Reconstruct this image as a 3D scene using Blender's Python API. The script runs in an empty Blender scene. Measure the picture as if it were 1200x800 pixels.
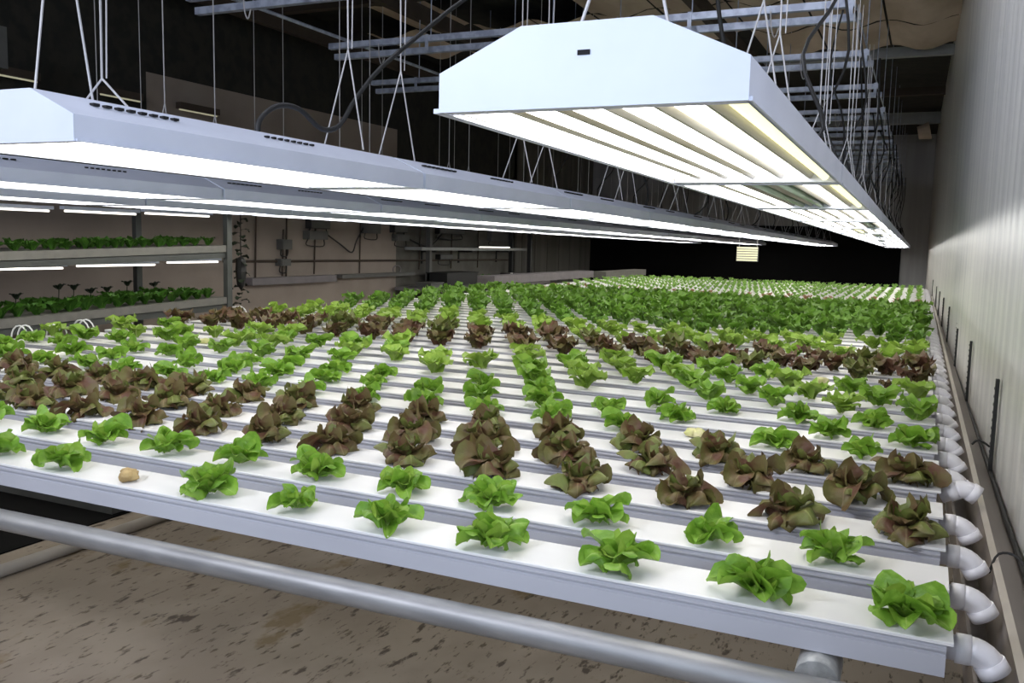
import bpy, bmesh, math, random
from mathutils import Vector, Matrix, Euler
SC = bpy.context.scene
COL = SC.collection
PI = math.pi

# ------------------------------------------------------------------ camera
YAW, PITCH, ROLL = 0.4326, 0.1113, 0.0252
cam_d = bpy.data.cameras.new('camera'); cam = bpy.data.objects.new('camera', cam_d); COL.objects.link(cam)
cam_d.sensor_width = 36.0; cam_d.lens = 36.0 * 1044.83 / 1200.0; cam_d.clip_start = 0.02; cam_d.clip_end = 100
_f = Vector((-math.sin(YAW) * math.cos(PITCH), math.cos(YAW) * math.cos(PITCH), -math.sin(PITCH)))
_r = Vector((math.cos(YAW), math.sin(YAW), 0)); _u = _r.cross(_f)
_r2 = math.cos(ROLL) * _r + math.sin(ROLL) * _u; _u2 = -math.sin(ROLL) * _r + math.cos(ROLL) * _u
M = Matrix((_r2, _u2, -_f)).transposed().to_4x4(); M.translation = Vector((-0.0549, -1.2024, 0.4842))
cam.matrix_world = M
SC.camera = cam

# ------------------------------------------------------------------ world, large lights, exposure
w = bpy.data.worlds.new('world'); SC.world = w; w.use_nodes = True
w.node_tree.nodes['Background'].inputs[0].default_value = (0.75, 0.85, 1.0, 1)
w.node_tree.nodes['Background'].inputs[1].default_value = 0.06
TUBE_POWER = 8.0
ld = bpy.data.lights.new('rear_cool_light', 'AREA'); ld.shape = 'RECTANGLE'; ld.size = 2.0; ld.size_y = 1.8; ld.energy = 38; ld.color = (0.72, 0.84, 1.0)  # added cool light from behind the camera, its source unseen
lo = bpy.data.objects.new('rear_cool_light', ld); COL.objects.link(lo)
lo.location = (-0.9, -3.9, 0.75)
lo.rotation_euler = (Vector((-0.9, 2.0, 0.45)) - Vector(lo.location)).to_track_quat('-Z', 'Y').to_euler()
# two added fill lights behind the camera, for fixture sides and right wall
for wl, (loc, tgt, en) in enumerate((((0.95, -1.7, 1.0), (-1.4, 0.9, 0.65), 42), ((-2.6, -2.4, 2.2), (0.1, 3.0, 1.3), 90))):
    l2 = bpy.data.lights.new('fill_light', 'AREA'); l2.shape = 'RECTANGLE'; l2.size = 1.3; l2.size_y = 0.4; l2.energy = en; l2.color = (0.70, 0.81, 1.0) if wl == 0 else (0.84, 0.88, 1.0)
    l2o = bpy.data.objects.new('fill_light', l2); COL.objects.link(l2o); l2o.location = loc
    l2o.rotation_euler = (Vector(tgt) - Vector(loc)).to_track_quat('-Z', 'Y').to_euler()
# overhead fill light added to brighten the upper right wall, out of view
l3 = bpy.data.lights.new('overhead_fill', 'AREA'); l3.shape = 'RECTANGLE'; l3.size = 0.25; l3.size_y = 4.0; l3.energy = 115; l3.color = (0.86, 0.90, 1.0)
l3o = bpy.data.objects.new('overhead_fill', l3); COL.objects.link(l3o); l3o.location = (-1.9, 1.2, 2.55)
l3o.rotation_euler = (0, math.radians(-66), 0)
SC.view_settings.view_transform = 'Standard'; SC.view_settings.look = 'None'
SC.view_settings.gamma = 1.0; SC.view_settings.use_curve_mapping = False
SC.view_settings.exposure = 0.12

# ------------------------------------------------------------------ materials
def mat(name, col, rough=0.5, metal=0.0, col2=None, scale=(8, 8, 8), nscale=1.0, detail=4, ramp=(0.4, 0.6), bump=0.0, bscale=None, spec=0.5, emit=0.0, transl=0.0, coat=0.0):
    m = bpy.data.materials.new(name); m.use_nodes = True
    nt = m.node_tree; b = nt.nodes['Principled BSDF']
    b.inputs['Base Color'].default_value = (*col, 1); b.inputs['Roughness'].default_value = rough
    b.inputs['Metallic'].default_value = metal; b.inputs['Specular IOR Level'].default_value = spec
    b.inputs['Coat Weight'].default_value = coat
    tc = nt.nodes.new('ShaderNodeTexCoord'); mp = nt.nodes.new('ShaderNodeMapping'); mp.inputs['Scale'].default_value = scale
    nt.links.new(tc.outputs['Object'], mp.inputs[0])
    nz = nt.nodes.new('ShaderNodeTexNoise'); nz.inputs['Scale'].default_value = nscale; nz.inputs['Detail'].default_value = detail
    nt.links.new(mp.outputs[0], nz.inputs['Vector'])
    if col2 is None: col2 = tuple(c * 0.88 for c in col)
    rp = nt.nodes.new('ShaderNodeValToRGB'); rp.color_ramp.elements[0].position = ramp[0]; rp.color_ramp.elements[1].position = ramp[1]
    rp.color_ramp.elements[0].color = (*col, 1); rp.color_ramp.elements[1].color = (*col2, 1)
    nt.links.new(nz.outputs[0], rp.inputs[0]); nt.links.new(rp.outputs[0], b.inputs['Base Color'])
    if emit:
        b.inputs['Emission Color'].default_value = (*col, 1); b.inputs['Emission Strength'].default_value = emit
    if bump:
        bp = nt.nodes.new('ShaderNodeBump'); bp.inputs['Strength'].default_value = bump; bp.inputs['Distance'].default_value = 0.004
        n2 = nz
        if bscale:
            n2 = nt.nodes.new('ShaderNodeTexNoise'); n2.inputs['Scale'].default_value = bscale; nt.links.new(tc.outputs['Object'], n2.inputs['Vector'])
        nt.links.new(n2.outputs[0], bp.inputs['Height']); nt.links.new(bp.outputs[0], b.inputs['Normal'])
    if transl:
        tr = nt.nodes.new('ShaderNodeBsdfTranslucent'); mx = nt.nodes.new('ShaderNodeMixShader'); mx.inputs[0].default_value = transl
        nt.links.new(rp.outputs[0], tr.inputs[0]); nt.links.new(b.outputs[0], mx.inputs[1]); nt.links.new(tr.outputs[0], mx.inputs[2])
        nt.links.new(mx.outputs[0], nt.nodes['Material Output'].inputs[0])
    return m, rp, nz

def leaf_mat(name, edge, mid, vein, nscale=34, transl=0.28, rough=0.42, spread=(0.35, 0.65)):
    m, rp, nz = mat(name, edge, rough, 0, mid, (1, 1, 1), nscale, 5, spread, 0.55, 70, 0.35, 0, 0)
    nt = m.node_tree; b = nt.nodes['Principled BSDF']
    uv = nt.nodes.new('ShaderNodeUVMap'); uv.uv_map = 'leaf'
    sx = nt.nodes.new('ShaderNodeSeparateXYZ'); nt.links.new(uv.outputs[0], sx.inputs[0])
    ab = nt.nodes.new('ShaderNodeMath'); ab.operation = 'ABSOLUTE'; nt.links.new(sx.outputs[1], ab.inputs[0])
    # pale midrib and pale base: weight from |v| and u
    a1 = nt.nodes.new('ShaderNodeMath'); a1.operation = 'MULTIPLY'; a1.inputs[1].default_value = 9.0; nt.links.new(ab.outputs[0], a1.inputs[0])
    a2 = nt.nodes.new('ShaderNodeMath'); a2.operation = 'MULTIPLY'; a2.inputs[1].default_value = 2.4; nt.links.new(sx.outputs[0], a2.inputs[0])
    a3 = nt.nodes.new('ShaderNodeMath'); a3.operation = 'MULTIPLY'; nt.links.new(a1.outputs[0], a3.inputs[0]); nt.links.new(a2.outputs[0], a3.inputs[1])
    a4 = nt.nodes.new('ShaderNodeMath'); a4.operation = 'ADD'; a4.use_clamp = True; a4.inputs[1].default_value = 0.0; nt.links.new(a3.outputs[0], a4.inputs[0])
    mx = nt.nodes.new('ShaderNodeMix'); mx.data_type = 'RGBA'
    nt.links.new(a4.outputs[0], mx.inputs['Factor']); mx.inputs['A'].default_value = (*vein, 1); nt.links.new(rp.outputs[0], mx.inputs['B'])
    nt.links.new(mx.outputs['Result'], b.inputs['Base Color'])
    tr = nt.nodes.new('ShaderNodeBsdfTranslucent'); ms = nt.nodes.new('ShaderNodeMixShader'); ms.inputs[0].default_value = transl
    nt.links.new(mx.outputs['Result'], tr.inputs[0]); nt.links.new(b.outputs[0], ms.inputs[1]); nt.links.new(tr.outputs[0], ms.inputs[2])
    nt.links.new(ms.outputs[0], nt.nodes['Material Output'].inputs[0])
    return m

MT = {}
def dm(k, *a, **kw): MT[k] = mat(k, *a, **kw)[0]
dm('white_pvc', (0.74, 0.73, 0.73), 0.38, col2=(0.66, 0.65, 0.65), nscale=0.5, bump=0.0)
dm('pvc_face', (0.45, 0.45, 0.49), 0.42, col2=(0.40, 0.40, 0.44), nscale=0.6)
dm('elbow_pvc', (0.74, 0.72, 0.76), 0.3, col2=(0.66, 0.65, 0.69), nscale=2.0)
dm('gutter', (0.30, 0.26, 0.235), 0.5, col2=(0.22, 0.19, 0.17), scale=(6, 1.2, 6), nscale=2, ramp=(0.35, 0.7))
dm('gutter_rim', (0.37, 0.33, 0.285), 0.5)
dm('galv', (0.33, 0.33, 0.335), 0.5, 0.6, col2=(0.25, 0.25, 0.255), scale=(3, 14, 14), nscale=3, ramp=(0.35, 0.65), bump=0.15)
dm('galv_fit', (0.5, 0.5, 0.49), 0.5, 0.45, col2=(0.34, 0.34, 0.33), nscale=6, bump=0.3)
dm('rack_steel', (0.075, 0.08, 0.077), 0.5, 0.3)
dm('fixture_paint', (0.72, 0.76, 0.90), 0.45, col2=(0.68, 0.72, 0.86), nscale=0.6)
dm('fixture_end', (0.70, 0.75, 0.88), 0.45, col2=(0.66, 0.71, 0.84), nscale=0.6)
dm('reflector', (0.42, 0.40, 0.35), 0.35, 0.9, col2=(0.24, 0.21, 0.13), scale=(30, 1.5, 30), nscale=1, ramp=(0.45, 0.7))
dm('tube', (1.0, 0.985, 0.93), 0.4, emit=TUBE_POWER, col2=(1, 0.985, 0.93))
dm('tube_yellow', (1.0, 0.94, 0.52), 0.4, emit=TUBE_POWER * 0.16, col2=(1, 0.94, 0.52))
dm('tube_unlit', (0.55, 0.66, 0.55), 0.25, col2=(0.35, 0.5, 0.34), scale=(20, 2, 20), nscale=1)
dm('tube_cap', (0.5, 0.5, 0.48), 0.4, 0.5)
dm('warm_tube', (1.0, 0.95, 0.86), 0.4, emit=2.2, col2=(1, 0.95, 0.86))
dm('hole', (0.01, 0.01, 0.012), 0.9)
dm('wire', (0.50, 0.49, 0.50), 0.45, 0.3)
dm('black_rubber', (0.012, 0.012, 0.013), 0.6)
dm('strut', (0.42, 0.46, 0.56), 0.45, 0.2, col2=(0.28, 0.31, 0.40), scale=(9, 9, 9), nscale=2, bump=0.2)
dm('beige_wall', (0.27, 0.225, 0.195), 0.7, col2=(0.23, 0.19, 0.165), nscale=0.25, bump=0.15, bscale=9)
dm('shaded_wall', (0.10, 0.095, 0.082), 0.8, col2=(0.075, 0.07, 0.06), nscale=0.6)  # shadow on the far stretch, put into the wall colour
dm('recess_gray', (0.15, 0.147, 0.135), 0.55, col2=(0.11, 0.11, 0.10), scale=(6, 6, 0.4), nscale=1)
dm('gray_wall', (0.36, 0.365, 0.385), 0.55, col2=(0.30, 0.305, 0.32), scale=(6, 6, 0.4), nscale=1)
dm('black_sheet', (0.004, 0.004, 0.0045), 0.85, spec=0.1)
dm('roof_black', (0.012, 0.012, 0.010), 0.9, col2=(0.022, 0.020, 0.015), nscale=1.2)
dm('tan_panel', (0.55, 0.45, 0.36), 0.8, col2=(0.42, 0.33, 0.25), scale=(2, 0.7, 2), nscale=1.5, bump=0.5)
dm('beam_gray', (0.30, 0.31, 0.31), 0.6)
dm('wood_dark', (0.05, 0.035, 0.025), 0.8)
dm('tray', (0.13, 0.127, 0.115), 0.5, col2=(0.15, 0.145, 0.13), nscale=2)
dm('box_black', (0.012, 0.012, 0.012), 0.6)
dm('box_gray', (0.10, 0.10, 0.095), 0.6)
dm('lilac_gray', (0.17, 0.155, 0.165), 0.6)
dm('stub', (0.50, 0.36, 0.16), 0.8, col2=(0.30, 0.20, 0.08), nscale=6, bump=0.5)
dm('stub_pale', (0.62, 0.57, 0.33), 0.8, col2=(0.5, 0.5, 0.2), nscale=6, bump=0.4)
dm('white_plastic', (0.7, 0.7, 0.68), 0.4)
dm('dark_leaf', (0.012, 0.022, 0.008), 0.7)
dm('lamp_glow', (0.75, 0.72, 0.5), 0.5, emit=0.3)

# floor: dirty brown concrete with dark scuffs drawn out along the bed
def floor_mat():
    m, rp, nz = mat('floor_concrete', (0.26, 0.212, 0.165), 0.8, 0, (0.335, 0.278, 0.22), (1.6, 1.1, 1), 2.0, 6, (0.4, 0.62), 0.3, 14)
    nt = m.node_tree; b = nt.nodes['Principled BSDF']
    tc = nt.nodes.new('ShaderNodeTexCoord')
    def layer(prev, scale, thr, colr, dens):
        mp = nt.nodes.new('ShaderNodeMapping'); mp.inputs['Scale'].default_value = scale; nt.links.new(tc.outputs['Object'], mp.inputs[0])
        n = nt.nodes.new('ShaderNodeTexNoise'); n.inputs['Scale'].default_value = 1; n.inputs['Detail'].default_value = 5; n.inputs['Roughness'].default_value = 0.6
        nt.links.new(mp.outputs[0], n.inputs['Vector'])
        r = nt.nodes.new('ShaderNodeValToRGB'); r.color_ramp.elements[0].position = thr; r.color_ramp.elements[1].position = thr + 0.07
        r.color_ramp.elements[0].color = (0, 0, 0, 1); r.color_ramp.elements[1].color = (dens, dens, dens, 1)
        nt.links.new(n.outputs[0], r.inputs[0])
        mx = nt.nodes.new('ShaderNodeMix'); mx.data_type = 'RGBA'
        nt.links.new(r.outputs[0], mx.inputs['Factor']); nt.links.new(prev, mx.inputs['A']); mx.inputs['B'].default_value = (*colr, 1)
        return mx.outputs['Result']
    o = layer(rp.outputs[0], (26, 9, 1), 0.585, (0.055, 0.038, 0.025), 0.85)
    o = layer(o, (48, 14, 1), 0.60, (0.08, 0.055, 0.03), 0.8)
    o = layer(o, (5, 3, 1), 0.62, (0.17, 0.115, 0.045), 0.7)
    nt.links.new(o, b.inputs['Base Color'])
    return m
MT['floor'] = floor_mat()

# right wall: glossy pale plastic sheeting with vertical streaks
def sheet_mat():
    m, rp, nz = mat('plastic_sheeting', (0.60, 0.585, 0.555), 0.34, 0, (0.42, 0.415, 0.41), (14, 14, 0.35), 1.0, 6, (0.35, 0.68), 0.0, None, 0.7)
    nt = m.node_tree; b = nt.nodes['Principled BSDF']
    bp = nt.nodes.new('ShaderNodeBump'); bp.inputs['Strength'].default_value = 0.5; bp.inputs['Distance'].default_value = 0.006
    nt.links.new(nz.outputs[0], bp.inputs['Height']); nt.links.new(bp.outputs[0], b.inputs['Normal'])
    return m
MT['sheet'] = sheet_mat()

MT['leaf_green'] = leaf_mat('leaf_green', (0.145, 0.300, 0.026), (0.25, 0.43, 0.055), (0.36, 0.50, 0.13), spread=(0.38, 0.62))
MT['leaf_lime'] = leaf_mat('leaf_lime', (0.22, 0.37, 0.04), (0.31, 0.46, 0.08), (0.42, 0.54, 0.17))
MT['leaf_dense'] = leaf_mat('leaf_dense', (0.095, 0.215, 0.022), (0.19, 0.36, 0.05), (0.16, 0.42, 0.06), 20)
MT['leaf_red'] = leaf_mat('leaf_red', (0.115, 0.054, 0.032), (0.13, 0.125, 0.035), (0.22, 0.16, 0.08), 16, 0.15, 0.5, (0.40, 0.62))
MT['leaf_olive'] = leaf_mat('leaf_olive', (0.13, 0.16, 0.035), (0.13, 0.07, 0.035), (0.26, 0.28, 0.10), 16, 0.15, 0.5, (0.45, 0.7))
MT['leaf_seed'] = leaf_mat('leaf_seedling', (0.20, 0.40, 0.07), (0.28, 0.46, 0.10), (0.3, 0.5, 0.15), 20)
MT['leaf_seed_red'] = leaf_mat('leaf_seedling_red', (0.36, 0.17, 0.12), (0.36, 0.27, 0.12), (0.3, 0.3, 0.1), 20)
MT['leaf_rack'] = leaf_mat('leaf_rack', (0.035, 0.115, 0.012), (0.075, 0.18, 0.025), (0.12, 0.3, 0.04), 20)

# ------------------------------------------------------------------ helpers
def tag(o, label=None, cat=None, group=None, kind=None):
    if label: o['label'] = label
    if cat: o['category'] = cat
    if group: o['group'] = group
    if kind: o['kind'] = kind
    return o
def finish(name, bm, m, parent=None, smooth=False):
    bmesh.ops.recalc_face_normals(bm, faces=bm.faces[:])
    me = bpy.data.meshes.new(name); bm.to_mesh(me); bm.free()
    me.materials.append(MT[m] if isinstance(m, str) else m)
    if smooth:
        for p in me.polygons: p.use_smooth = True
    o = bpy.data.objects.new(name, me); COL.objects.link(o)
    if parent: o.parent = parent
    return o
def link(name, me, parent=None, loc=None, rot=None, sc=None):
    o = bpy.data.objects.new(name, me); COL.objects.link(o)
    if parent: o.parent = parent
    if loc is not None: o.location = loc
    if rot is not None: o.rotation_euler = rot
    if sc is not None: o.scale = sc if hasattr(sc, '__len__') else (sc, sc, sc)
    return o
def empty(name, loc=(0, 0, 0), rot=(0, 0, 0)):
    o = bpy.data.objects.new(name, None); COL.objects.link(o); o.location = loc; o.rotation_euler = rot; o.empty_display_size = 0.05
    return o
def copy_tree(o, parent=None):
    c = o.copy(); COL.objects.link(c)
    if parent: c.parent = parent
    for ch in list(o.children):
        if not ch.name.startswith('fluorescent_tube'): copy_tree(ch, c)
    return c
def box(bm, lo_, hi_):
    x0, y0, z0 = lo_; x1, y1, z1 = hi_
    v = [bm.verts.new(p) for p in ((x0, y0, z0), (x1, y0, z0), (x1, y1, z0), (x0, y1, z0), (x0, y0, z1), (x1, y0, z1), (x1, y1, z1), (x0, y1, z1))]
    for f in ((0, 3, 2, 1), (4, 5, 6, 7), (0, 1, 5, 4), (1, 2, 6, 5), (2, 3, 7, 6), (3, 0, 4, 7)): bm.faces.new([v[i] for i in f])
    return bm
def boxes(*bs):
    bm = bmesh.new()
    for a, b in bs: box(bm, a, b)
    return bm
def tube(bm, pts, r, n=6, cap=True):
    pts = [Vector(p) for p in pts]; rings = []
    rr = r if hasattr(r, '__len__') else [r] * len(pts)
    up = None
    for i, p in enumerate(pts):
        t = (pts[min(i + 1, len(pts) - 1)] - pts[max(i - 1, 0)]).normalized()
        if up is None:
            up = Vector((0, 0, 1)) if abs(t.z) < 0.9 else Vector((1, 0, 0))
        a = t.cross(up).normalized(); b = a.cross(t).normalized(); up = b
        rings.append([bm.verts.new(p + rr[i] * (math.cos(2 * PI * k / n) * a + math.sin(2 * PI * k / n) * b)) for k in range(n)])
    for i in range(len(rings) - 1):
        for k in range(n): bm.faces.new((rings[i][k], rings[i][(k + 1) % n], rings[i + 1][(k + 1) % n], rings[i + 1][k]))
    if cap: bm.faces.new(rings[0]); bm.faces.new(rings[-1][::-1])
    return bm
def extr(bm, prof, axis, a, b, closed=True):
    """profile of 2D points swept along an axis ('X': pts are (y,z); 'Y': pts are (x,z))"""
    def P(t, q): return (t, q[0], q[1]) if axis == 'X' else (q[0], t, q[1])
    A = [bm.verts.new(P(a, q)) for q in prof]; B = [bm.verts.new(P(b, q)) for q in prof]
    n = len(prof)
    for i in range(n if closed else n - 1):
        j = (i + 1) % n; bm.faces.new((A[i], A[j], B[j], B[i]))
    if closed: bm.faces.new(A[::-1]); bm.faces.new(B)
    return bm
ORD = ['first', 'second', 'third', 'fourth', 'fifth', 'sixth', 'seventh', 'eighth', 'ninth', 'tenth', 'eleventh', 'twelfth', 'thirteenth', 'fourteenth', 'fifteenth', 'sixteenth', 'seventeenth', 'eighteenth', 'nineteenth', 'twentieth', 'twenty-first', 'twenty-second', 'twenty-third']
def smooth_path(pts, k=4):
    pts = [Vector(p) for p in pts]; out = []
    P = [pts[0]] + pts + [pts[-1]]
    for i in range(1, len(P) - 2):
        for s in range(k):
            t = s / k
            out.append(0.5 * ((2 * P[i]) + (-P[i - 1] + P[i + 1]) * t + (2 * P[i - 1] - 5 * P[i] + 4 * P[i + 1] - P[i + 2]) * t * t + (-P[i - 1] + 3 * P[i] - 3 * P[i + 1] + P[i + 2]) * t ** 3))
    out.append(pts[-1]); return out

ZF = -0.80          # floor
ZC = 2.60           # ceiling
YF = 18.1           # far wall
PITCHY, HS = 0.1948, 0.2   # channel pitch, hole spacing
def skew(y): return -0.007 * y
def wall_x(y): return 0.158 - 0.0125 * y
def left_x(y): return -(3.72 + 0.05 * max(0.0, min(y, 10) - 1.5))

# ------------------------------------------------------------------ structure
def struct(name, bm, m, label=None):
    o = finish(name, bm, m); o['kind'] = 'structure'
    if label: o['label'] = label
    return o
struct('floor', boxes(((-7.4, -4.4, ZF - 0.1), (1.2, YF + 0.2, ZF))), 'floor', 'dirty brown concrete floor with dark scuffs under the bed')
struct('ceiling', boxes(((-7.4, -4.4, ZC + 0.15), (1.2, YF + 0.2, ZC + 0.2))), 'roof_black', 'black roof deck above the hanging lights')
# right wall, slightly angled sheeting made of tall panels
bm = bmesh.new()
def wall_quad(bm, y0, y1, z0, z1, off=0.0, th=0.05):
    a, b = wall_x(y0) + off, wall_x(y1) + off
    v = [bm.verts.new(p) for p in ((a, y0, z0), (b, y1, z0), (b, y1, z1), (a, y0, z1), (a + th, y0, z0), (b + th, y1, z0), (b + th, y1, z1), (a + th, y0, z1))]
    for f in ((0, 1, 2, 3), (7, 6, 5, 4), (0, 3, 7, 4), (1, 5, 6, 2), (3, 2, 6, 7), (0, 4, 5, 1)): bm.faces.new([v[i] for i in f])
# gentle vertical corrugation of the sheet
yy = -0.7; prof = []
while yy < YF:
    prof.append((wall_x(yy) + 0.0025 * math.sin(yy * 37), yy)); yy += 0.045
A = [bm.verts.new((p[0], p[1], ZF)) for p in prof]; B = [bm.verts.new((p[0], p[1], ZC + 0.15)) for p in prof]
for i in range(len(prof) - 1): bm.faces.new((A[i], A[i + 1], B[i + 1], B[i]))
wall_quad(bm, -0.7, YF, ZF, ZC + 0.15, 0.02)
o = struct('wall_right', bm, 'sheet', 'pale glossy plastic-sheeted wall along the drain side of the bed')
for p in o.data.polygons: p.use_smooth = True
# left wall
struct('wall_left', boxes(((-6.1, -4.4, ZF), (-6.0, 8.2, 0.8)), ((-6.1, 4.35, 0.8), (-6.0, 8.2, 1.8))), 'beige_wall', 'beige left wall behind the rack')
struct('wall_left_upper', boxes(((-6.1, -4.4, 0.8), (-6.0, 4.35, ZC + 0.15)), ((-6.1, 4.35, 1.8), (-6.0, 8.2, ZC + 0.15)), ((-6.1, 8.2, 0.9), (-6.0, 11.7, ZC + 0.15))), 'roof_black', 'black upper part of the left wall, with its unlit near stretch blackened too')  # near stretch is unlit wall, its darkness put into the colour
struct('wall_left_far', boxes(((-6.1, 8.2, ZF), (-6.0, 11.7, 0.9))), 'shaded_wall', 'grey-brown far stretch of the left wall, shadow darkened into its colour')
bm = bmesh.new()
box(bm, (-7.15, 11.7, ZF), (-7.05, YF, ZC + 0.15)); box(bm, (-7.1, 11.6, ZF), (-6.0, 11.7, ZC + 0.15))
o = struct('wall_left_recess', bm, 'recess_gray', 'grey recessed panelled wall at the far left')
for k in range(9):
    y = 12.4 + k * 0.62
    finish('panel', boxes(((-7.05, y, ZF), (-7.03, y + 0.6, ZC))), 'recess_gray', o)
# far wall: grey cladding over a wide opening backed in black for the unlit space behind
bm = boxes(((-7.15, YF, 0.95), (0.2, YF + 0.1, ZC + 0.15)), ((-0.55, YF, ZF), (0.2, YF + 0.1, 0.95)))
fw = struct('wall_far', bm, 'gray_wall', 'grey far wall above a wide black opening')
for k in range(5):
    z = 1.0 + k * 0.32
    finish('siding_board', boxes(((-7.0, YF - 0.02, z), (-0.56, YF, z + 0.30))), 'gray_wall', fw)
tag(finish('dark_backing', boxes(((-7.05, YF - 0.03, ZF), (-0.55, YF - 0.02, 0.95))), 'black_sheet'), 'black curtain closing the wide opening at the far end', 'backing')  # darkness beyond the opening, put in as black
# back wall with the open doorway behind the photographer
struct('wall_back', boxes(((-6.1, -4.4, ZF), (-2.0, -4.3, ZC + 0.15)), ((0.2, -4.4, ZF), (1.2, -4.3, ZC + 0.15)), ((-2.0, -4.4, 1.75), (0.2, -4.3, ZC + 0.15))), 'beige_wall', 'wall behind the camera with an open doorway')

# ceiling panels, beams
rnd = random.Random(4)
tp = empty('trim_1', (0, 0, ZC)); tp['kind'] = 'structure'
for k in range(9):
    x1 = 0.06 - k * 0.62
    for j in range(3):
        if (k, j) in ((3, 2), (4, 2), (5, 0), (6, 0), (5, 2), (7, 1), (8, 0), (8, 2)): continue
        y0 = 5.7 + j * 1.1
        bm = bmesh.new(); nx = 8
        V = [[bm.verts.new((x1 - 0.6 * i / nx, y0 + 1.07 * q, -0.05 + 0.035 * math.cos(2 * PI * i / nx) + 0.01 * rnd.random())) for i in range(nx + 1)] for q in range(2)]
        for i in range(nx): bm.faces.new((V[0][i], V[0][i + 1], V[1][i + 1], V[1][i]))
        finish('insulation_panel', bm, 'tan_panel', tp, True)
for i, (y, x0, x1, z, h, m) in enumerate(((9.15, -7, 0.05, 2.50, 0.10, 'beam_gray'), (14.7, -7, -0.02, 2.52, 0.18, 'beam_gray'), (5.5, -6, 0.1, 2.50, 0.12, 'wood_dark'), (12.0, -7, 0, 2.55, 0.1, 'wood_dark'), (2.4, -6, 0.1, 2.50, 0.12, 'wood_dark'))):
    struct('trim_%d' % (i + 2), boxes(((x0, y, z), (x1, y + 0.09, z + h))), m, 'roof beam running across the building')
for i, x in enumerate((-1.9, -4.2, -5.6)):
    struct('trim_%d' % (i + 7), boxes(((x, -1, 2.35), (x + 0.07, 14.5, 2.48))), 'wood_dark', 'dark roof purlin running along the building')
# wrapped pipe stub under the far beam by the right wall
bm = bmesh.new(); tube(bm, [(-0.34, 14.6, 2.36), (-0.165, 14.6, 2.40)], [0.10, 0.135], 14)
tag(finish('air_duct', bm, 'tan_panel'), 'pale wrapped duct end under the far roof beam by the right wall', 'duct')

# ------------------------------------------------------------------ growing channels
NCH = 62
LCH = 3.72
W_, H_ = 0.105, 0.047
# trough profile (y,z) with ridges on both faces
tro = [(0.0035, -0.004), (0.0035, -0.009), (0.0, -0.0105), (0.0, -0.0135), (0.0045, -0.015), (0.0045, -0.019), (0.001, -0.0205), (0.001, -H_), (W_ - 0.001, -H_), (W_ - 0.001, -0.0205), (W_ - 0.0045, -0.019), (W_ - 0.0045, -0.015), (W_, -0.0135), (W_, -0.0105), (W_ - 0.0035, -0.009), (W_ - 0.0035, -0.004)]
lidp = [(0.0, -0.0045), (0.0, -0.001), (0.0015, 0.0), (W_ - 0.0015, 0.0), (W_, -0.001), (W_, -0.0045)]
bm = bmesh.new(); extr(bm, tro, 'X', -1, 0); o = finish('trough', bm, 'pvc_face'); TRO = o.data; bpy.data.objects.remove(o)
bm = bmesh.new(); extr(bm, lidp, 'X', -1, 0.002); o = finish('lid', bm, 'white_pvc'); LID = o.data; bpy.data.objects.remove(o)
# drain elbow
def elbow(n):
    bm = bmesh.new(); zc = -0.026; yc = W_ * 0.5
    pts = [(-0.005, yc, zc), (0.012, yc, zc), (0.012, yc, zc), (0.030, yc, zc)]; r = [0.0165, 0.0165, 0.0195, 0.0195]
    tube(bm, pts, r, n)
    arc = [(0.028 + 0.030 * math.sin(a), yc, zc - 0.030 * (1 - math.cos(a))) for a in [math.radians(d) for d in (0, 12, 24, 36, 48, 58)]]
    tube(bm, arc, 0.0185, n)
    d = Vector((math.cos(math.radians(58)), 0, -math.sin(math.radians(58)))); e = Vector(arc[-1])
    tube(bm, [e - d * 0.004, e + d * 0.013], 0.0205, n)
    o = finish('drain_elbow', bm, 'elbow_pvc', None, True); me = o.data; bpy.data.objects.remove(o)
    for p in me.polygons:
        if len(p.vertices) > 4: p.use_smooth = False
    return me
ELB = elbow(18); ELB2 = elbow(8)
for k in range(NCH):
    y = k * PITCHY
    xe = skew(y); L = xe - left_x(y)
    ch = empty('growing_channel', (xe, y, 0))
    nm = ORD[k] if k < 20 else None
    if k == 0: lb = 'white growing channel nearest the camera, along the front edge of the bed'
    elif nm: lb = 'white growing channel, %s from the front edge of the bed' % nm
    else: lb = 'white growing channel in the far part of the bed under dense lettuce and seedlings'
    tag(ch, lb, 'growing channel', 'white growing channels laid side by side' if nm else 'far growing channels')
    link('trough', TRO, ch, (0, 0, 0), None, (L, 1, 1)); link('lid', LID, ch, (0, 0, 0), None, (L, 1, 1))
    e = link('drain_elbow', ELB if k < 14 else ELB2, ch); e['label'] = 'white drain elbow turned down into the gutter'
    if k in (4,): e.rotation_euler = (0, math.radians(-28), 0); e.location = (0.0, 0, 0.004)

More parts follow.
